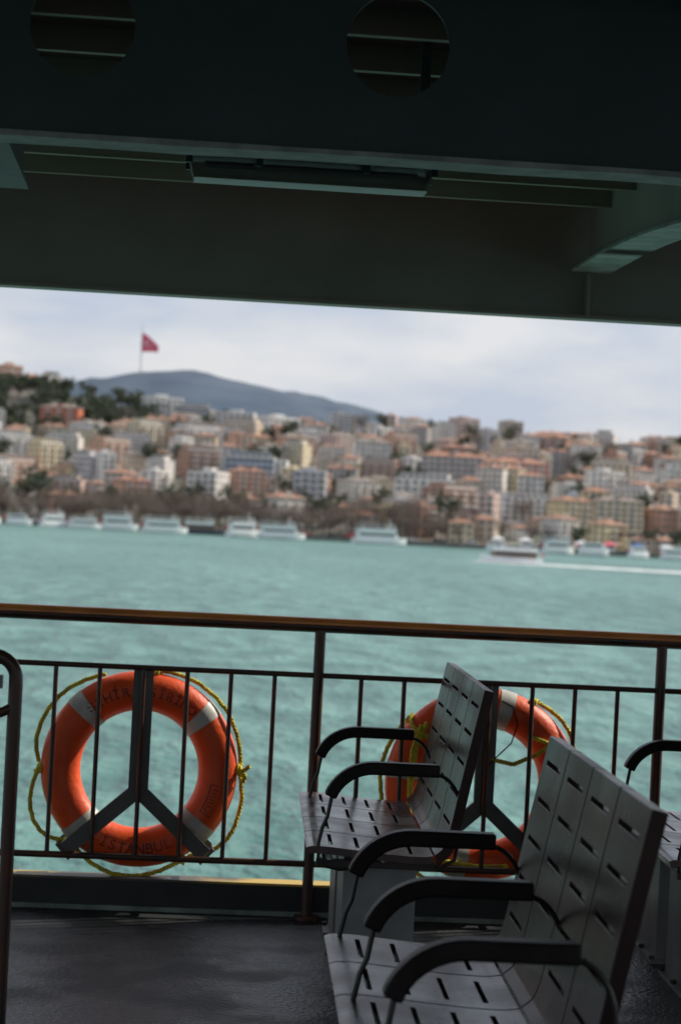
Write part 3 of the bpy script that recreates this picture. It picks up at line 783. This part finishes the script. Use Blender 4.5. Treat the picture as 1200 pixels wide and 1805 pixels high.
# ------------------------------------------------------------ trees
def tree_meshes(seed, kind):
    rnd = random.Random(seed)
    tb = MB(); tops = []
    tr = [(0, 0, -2), (0, 0, 1.5), (rnd.uniform(-.4, .4), rnd.uniform(-.4, .4), 4.5), (rnd.uniform(-.8, .8), rnd.uniform(-.8, .8), 8)]
    tb.sweep(tr, [.45, .36, .28, .12], M_bark, 7)
    n = 11 if kind == 'bare' else 7
    for i in range(n):
        a = rnd.uniform(0, 6.28); z0 = rnd.uniform(2.5, 7); l = rnd.uniform(2.5, 4.6); p0 = Vector((0, 0, z0))
        p1 = p0 + Vector((math.cos(a) * l * .45, math.sin(a) * l * .45, l * .4)); p2 = p0 + Vector((math.cos(a) * l * .8, math.sin(a) * l * .8, l * .95))
        tb.sweep([p0, p1, p2], [.14, .09, .03], M_bark, 5); tops.append(p2); tops.append(p1)
        for k in range(4 if kind == 'bare' else 1):
            q = p1.lerp(p2, rnd.random()); e = q + Vector((rnd.gauss(0, 1.2), rnd.gauss(0, 1.2), rnd.uniform(.6, 2.4))); tb.sweep([q, e], [.06, .015], M_bark, 4, caps=False); tops.append(e)
    tops.append(Vector((0, 0, 9)))
    cb = MB()
    if kind == 'bare':
        for _ in range(1100):
            c = rnd.choice(tops) + Vector((rnd.gauss(0, .9), rnd.gauss(0, .9), rnd.gauss(0, .8)))
            d = Vector((rnd.gauss(0, .6), rnd.gauss(0, .6), rnd.uniform(.1, 1.2))).normalized() * rnd.uniform(.6, 1.5); s_ = Vector((rnd.gauss(0, 1), rnd.gauss(0, 1), 0)).normalized() * .07
            cb.face([c - s_, c + s_, c + d], M_twig)
    else:
        cl = [t + Vector((rnd.gauss(0, .5), rnd.gauss(0, .5), rnd.gauss(0, .4))) for t in tops for _ in range(2)]
        sz = [rnd.uniform(.7, 1.6) for _ in cl]
        for _ in range(1500):
            k = rnd.randrange(len(cl)); v = Vector((rnd.gauss(0, 1), rnd.gauss(0, 1), rnd.gauss(0, .8))).normalized() * sz[k] * rnd.uniform(.6, 1.05)
            c = cl[k] + v; a = Vector((rnd.gauss(0, 1), rnd.gauss(0, 1), rnd.gauss(0, 1))).normalized() * .3; b_ = a.cross(v).normalized() * .26
            cb.face([c - a, c - b_, c + a, c + b_], M_leaf)
    tm = tb.mesh('trunk')
    cm = bpy.data.meshes.new('crown'); cm.from_pydata(cb.v, [], cb.f); cm.materials.append(cb.mats[0])
    return tm, cm
TB = [tree_meshes(i, 'bare') for i in range(4)]; TG = [tree_meshes(50 + i, 'green') for i in range(4)]
nt_ = 0
def tree(x, y, kind, sc):
    global nt_
    tm, cm = random.choice(TB if kind == 'bare' else TG)
    o_ = place(tm, 'bare_tree' if kind == 'bare' else 'evergreen_tree', None, (x, y, ground(x, y)), random.uniform(0, 6.28)); o_.scale = (sc * random.uniform(.9, 1.2), sc * random.uniform(.9, 1.2), sc)
    tag(o_, "bare brown winter tree on the waterfront slope" if kind == 'bare' else "dark green evergreen tree on the hillside", "tree", "bare winter trees" if kind == 'bare' else "evergreen trees")
    place(cm, 'crown', o_); nt_ += 1
random.seed(5)
x = -95
while x < 115:
    tree(x, ys(x) + random.uniform(9, 14), 'bare', random.uniform(.65, 1.0)); tree(x + 3, ys(x) + random.uniform(20, 34), 'bare', random.uniform(.9, 1.3))
    tree(x + 1, ys(x) + random.uniform(36, 58), random.choice(['bare', 'bare', 'green']), random.uniform(.9, 1.3)); x += random.uniform(4.5, 7.5)
while x < 220:
    tree(x, ys(x) + random.uniform(12, 30), random.choice(['bare', 'bare', 'green']), random.uniform(.6, .9)); x += random.uniform(6, 12)
for _ in range(190):
    x = random.uniform(-130, -4); y = random.uniform(1190, 1322); tree(x, y, 'green', random.uniform(.62, .98))
for _ in range(230):
    y = random.uniform(880, 1300); x = random.uniform(-.078 * y - 10, .235 * y + 10)
    if any(math.hypot(x - p[0], y - p[1]) < p[2] + .5 for p in placed): continue
    tree(x, y, random.choice(['bare', 'green', 'green']), random.uniform(.7, 1.15))
print("trees", nt_)

# ------------------------------------------------------------ boats
def loft_hull(L_, B, H_, mb, mt_top, mt_low):
    n = 14; rows_ = []
    for i in range(n + 1):
        t = i / n; x = -L_ / 2 + L_ * t
        wv_ = B / 2 * (1 - max(0, (t - .55) / .45) ** 2.2) * (.85 + .15 * min(1, t * 4)); sh = H_ * (1 + .55 * max(0, t - .5) ** 1.5 * 2)
        rows_.append([(x, -wv_ * .75, -.5), (x, -wv_ * .93, .25), (x, -wv_, sh), (x, wv_, sh), (x, wv_ * .93, .25), (x, wv_ * .75, -.5)])
    for i in range(n):
        a, b_ = rows_[i], rows_[i + 1]
        for k in range(5):
            mb.face([a[k], b_[k], b_[k + 1], a[k + 1]], mt_low if k in (0, 4) else mt_top)
    mb.face(rows_[0], mt_top)
def boat_kit(L_, wood=False, decks=2, whull=False):
    top = M_bwood if wood else M_hullw; B = L_ * .27; H_ = 1.7
    hb = MB(); loft_hull(L_, B, H_, hb, M_hullw if (not wood or whull) else M_hulld, M_hulld); hull = hb.mesh('hull')
    parts = []
    cb = MB(); c0, c1 = -L_ * .42, L_ * .26; bw = B / 2 - .45
    cb.box((c0, -bw, H_ * .9), (c1, bw, H_ + 2.1), top); cb.box((c1 + .001, -bw * .7, H_ * .9), (c1 + L_ * .07, bw * .7, H_ + 1.5), top)
    parts.append(('cabin', cb.mesh('cabin')))
    for sgn in (-1, 1):
        wb = MB(); wb.box((c0 + .4, min(sgn * bw, sgn * (bw + .04)), H_ + .9), (c1 - .4, max(sgn * bw, sgn * (bw + .04)), H_ + 1.6), M_bglass)
        parts.append(('window_band', wb.mesh('window_band')))
    if decks == 2:
        ub = MB(); ub.box((c0 - .4, -bw - .35, H_ + 2.11), (c1 + .5, bw + .35, H_ + 2.25), M_hullw)
        for sgn in (-1, 1):
            for i in range(int(L_ / 1.8)):
                xa = c0 + i * 1.6
                if xa < c1: ub.box((xa, sgn * (bw + .2) - .05, H_ + 2.251), (xa + .08, sgn * (bw + .2) + .05, H_ + 4.2), M_hullw)
            ub.box((c0 - .3, sgn * (bw + .28) - .03, H_ + 2.26), (c1 + .3, sgn * (bw + .28) + .03, H_ + 3.1), M_hullw)
        for i in range(int(L_ / 1.4)):
            xa = c0 + .5 + i * 1.2
            if xa < c1 - L_ * .2: ub.box((xa, -bw * .8, H_ + 2.251), (xa + .35, bw * .8, H_ + 3.0), M_bwood)
        parts.append(('upper_deck', ub.mesh('upper_deck')))
        rb = MB(); rb.box((c0 - .2, -bw - .3, H_ + 4.201), (c1 - L_ * .12, bw + .3, H_ + 4.36), M_hullw); parts.append(('canopy', rb.mesh('canopy')))
        wb = MB(); wb.box((c1 - L_ * .11, -bw * .6, H_ + 2.251), (c1 + .1, bw * .6, H_ + 4.3), M_hullw); wb.box((c1 + .101, -bw * .5, H_ + 3.2), (c1 + .14, bw * .5, H_ + 4.0), M_bglass)
        wb.box((c1 - L_ * .09, -bw * .62, H_ + 3.2), (c1 - .2, bw * .62, H_ + 4.0), M_bglass); parts.append(('wheelhouse', wb.mesh('wheelhouse')))
    mbb = MB(); mbb.sweep([(c1 - 1.5, 0, H_ + 2.1), (c1 - 1.5, 0, H_ + (6.2 if decks == 2 else 4.5))], .07, M_hullw, 6); parts.append(('mast', mbb.mesh('mast')))
    fb = MB(); fb.face([(-L_ / 2 + .1, 0, 2.6), (-L_ / 2 - .9, .1, 2.5), (-L_ / 2 - .9, .1, 3.2), (-L_ / 2 + .1, 0, 3.3)], M_red)
    fb.sweep([(-L_ / 2 + .1, 0, 1.3), (-L_ / 2 + .1, 0, 3.4)], .04, M_hullw, 5); parts.append(('stern_flag', fb.mesh('stern_flag')))
    return hull, parts
K = {'big': (boat_kit(17), 17), 'mid': (boat_kit(12), 12), 'low': (boat_kit(9, decks=1), 9), 'wood': (boat_kit(15, True), 15), 'ferry': (boat_kit(19, True, whull=True), 19)}
def boat(kind, x, y, rot, L_=None, label=None):
    (hull, parts), L0 = K[kind]
    root = empty('motor_boat' if kind == 'low' else 'tour_boat', (x, y, -5), rot); s_ = (L_ or L0) / L0; root.scale = (s_, s_, s_)
    tag(root, label or {'big': "white two-deck tour boat moored by the quay", 'mid': "small white two-deck tour boat near the quay", 'low': "small white motor boat moored at the quay", 'wood': "dark wooden-cabin passenger boat at the quay"}[kind], "boat", "boats along the waterfront")
    place(hull, 'hull', root)
    for nm, me in parts: place(me, nm, root)
for (k, x, y, r_, L_) in (('mid', -69, 848, 40, 12), ('low', -57, 846, 14, 10), ('mid', -43, 836, 35, 12), ('big', -31.5, 840, 22, 14), ('mid', -18, 828, 10, 14), ('big', -1, 811, 16, 17.5),
                       ('mid', 28, 806, 30, 14), ('big', 41.5, 796, 12, 18), ('big', 76, 780, 10, 20), ('mid', 137, 758, 20, 12.5), ('low', 149, 754, 10, 11), ('low', 164, 750, 30, 9), ('mid', 177, 752, 10, 10),
                       ('wood', 13, 829, 0, 15), ('low', 116, 766, 10, 7), ('big', -84, 856, 20, 14), ('low', 190, 748, 0, 9)):
    boat(k, x, y, R(r_), L_)
boat('ferry', 74, 466, R(168), 13.2, "brown and white passenger ferry under way leaving a white wake")
mb = MB(); mb.box((5, 836, -5.3), (24, 840.5, -4), M_quay)
for i in range(7): mb.box((5.3 + i * 3, 836.2, -3.999), (5.5 + i * 3, 836.4, -1), M_bwood)
mb.box((4.6, 835.6, -.999), (24.4, 840.3, -.7), M_bwood)
tag(mb.obj('landing_pier'), "dark roofed landing pier at the waterfront", "pier")
# wake
random.seed(9)
mb = MB(); n = 40
Q = []
for i in range(n + 1):
    t = i / n; x = 76 + 70 * t; y = 462 - 46 * t + 4 * math.sin(t * 3); wd = 13 + 15 * t ** .8; Q.append(((x, y - wd, -4.93), (x, y + wd * .7, -4.93)))
for i in range(n): mb.face([Q[i][0], Q[i + 1][0], Q[i + 1][1], Q[i][1]], M_foam)
c = []
for i in range(20):
    a = 2 * math.pi * i / 20; c.append((73.5 + 9 * math.cos(a), 460 + 15 * math.sin(a), -4.90))
mb.face(c, M_foam)
structure(mb.obj('wake'))

# kiosks and cars on the quay
def kiosk(x, y, mt, cn):
    g = -3.5; root = tag(empty('kiosk', (x, y, g)), f"small waterfront kiosk with {cn} canopy", "kiosk", "waterfront kiosks")
    mb = MB(); mb.box((-2, -1.5, 0), (2, 1.5, 2.5), M_hullw); mb.box((-1.5, -1.55, 1), (1.5, -1.49, 2.1), M_bglass); mb.obj('kiosk_body', root)
    mb = MB(); mb.add([(-2.6, -2.4, 2.4), (2.6, -2.4, 2.4), (2.6, 2, 2.6), (-2.6, 2, 2.6), (0, 0, 3.7)], [(0, 1, 4), (1, 2, 4), (2, 3, 4), (3, 0, 4), (0, 3, 2, 1)], mt); mb.obj('canopy', root)
for i, (mt, cn) in enumerate(((M_white, 'white'), (M_white, 'white'), (M_blue, 'blue'), (M_white, 'white'), (M_red, 'red'), (M_blue, 'blue'), (M_white, 'white'))):
    x = 124 + i * 10; kiosk(x, ys(x) + 7, mt, cn)
mb = MB()
prof = [(-2.1, .35), (-2.1, .85), (-1.6, .95), (-1.1, 1.45), (.5, 1.45), (1.1, .95), (2.0, .8), (2.1, .35)]
for sgn in (-.85, .85): mb.face([(p[0], sgn, p[1]) for p in prof], M_carp)
for i in range(len(prof)):
    a, b_ = prof[i], prof[(i + 1) % len(prof)]; mt = M_bglass if i in (2, 4) else M_carp
    mb.face([(a[0], -.85, a[1]), (b_[0], -.85, b_[1]), (b_[0], .85, b_[1]), (a[0], .85, a[1])], mt)
mb.box((-1.0, -.87, .98), (.5, -.851, 1.36), M_bglass)
for wx in (-1.3, 1.3):
    for wy in (-.88, .7): mb.sweep([(wx, wy, .33), (wx, wy + .18, .33)], .33, M_tyre, 12)
mcar = mb.mesh('car')
for i in range(22):
    x = -60 + i * 11 + random.uniform(-3, 3); c, cn = random.choice([((.7, .7, .7), 'white'), ((.05, .05, .06), 'black'), ((.4, .41, .42), 'silver'), ((.5, .04, .03), 'red')])
    o_ = place(mcar, 'parked_car', None, (x, ys(x) + random.uniform(4, 5.5), -3.48), R(-16)); o_.color = (*c, 1); tag(o_, f"{cn} car parked along the quay", "car", "cars parked along the quay")
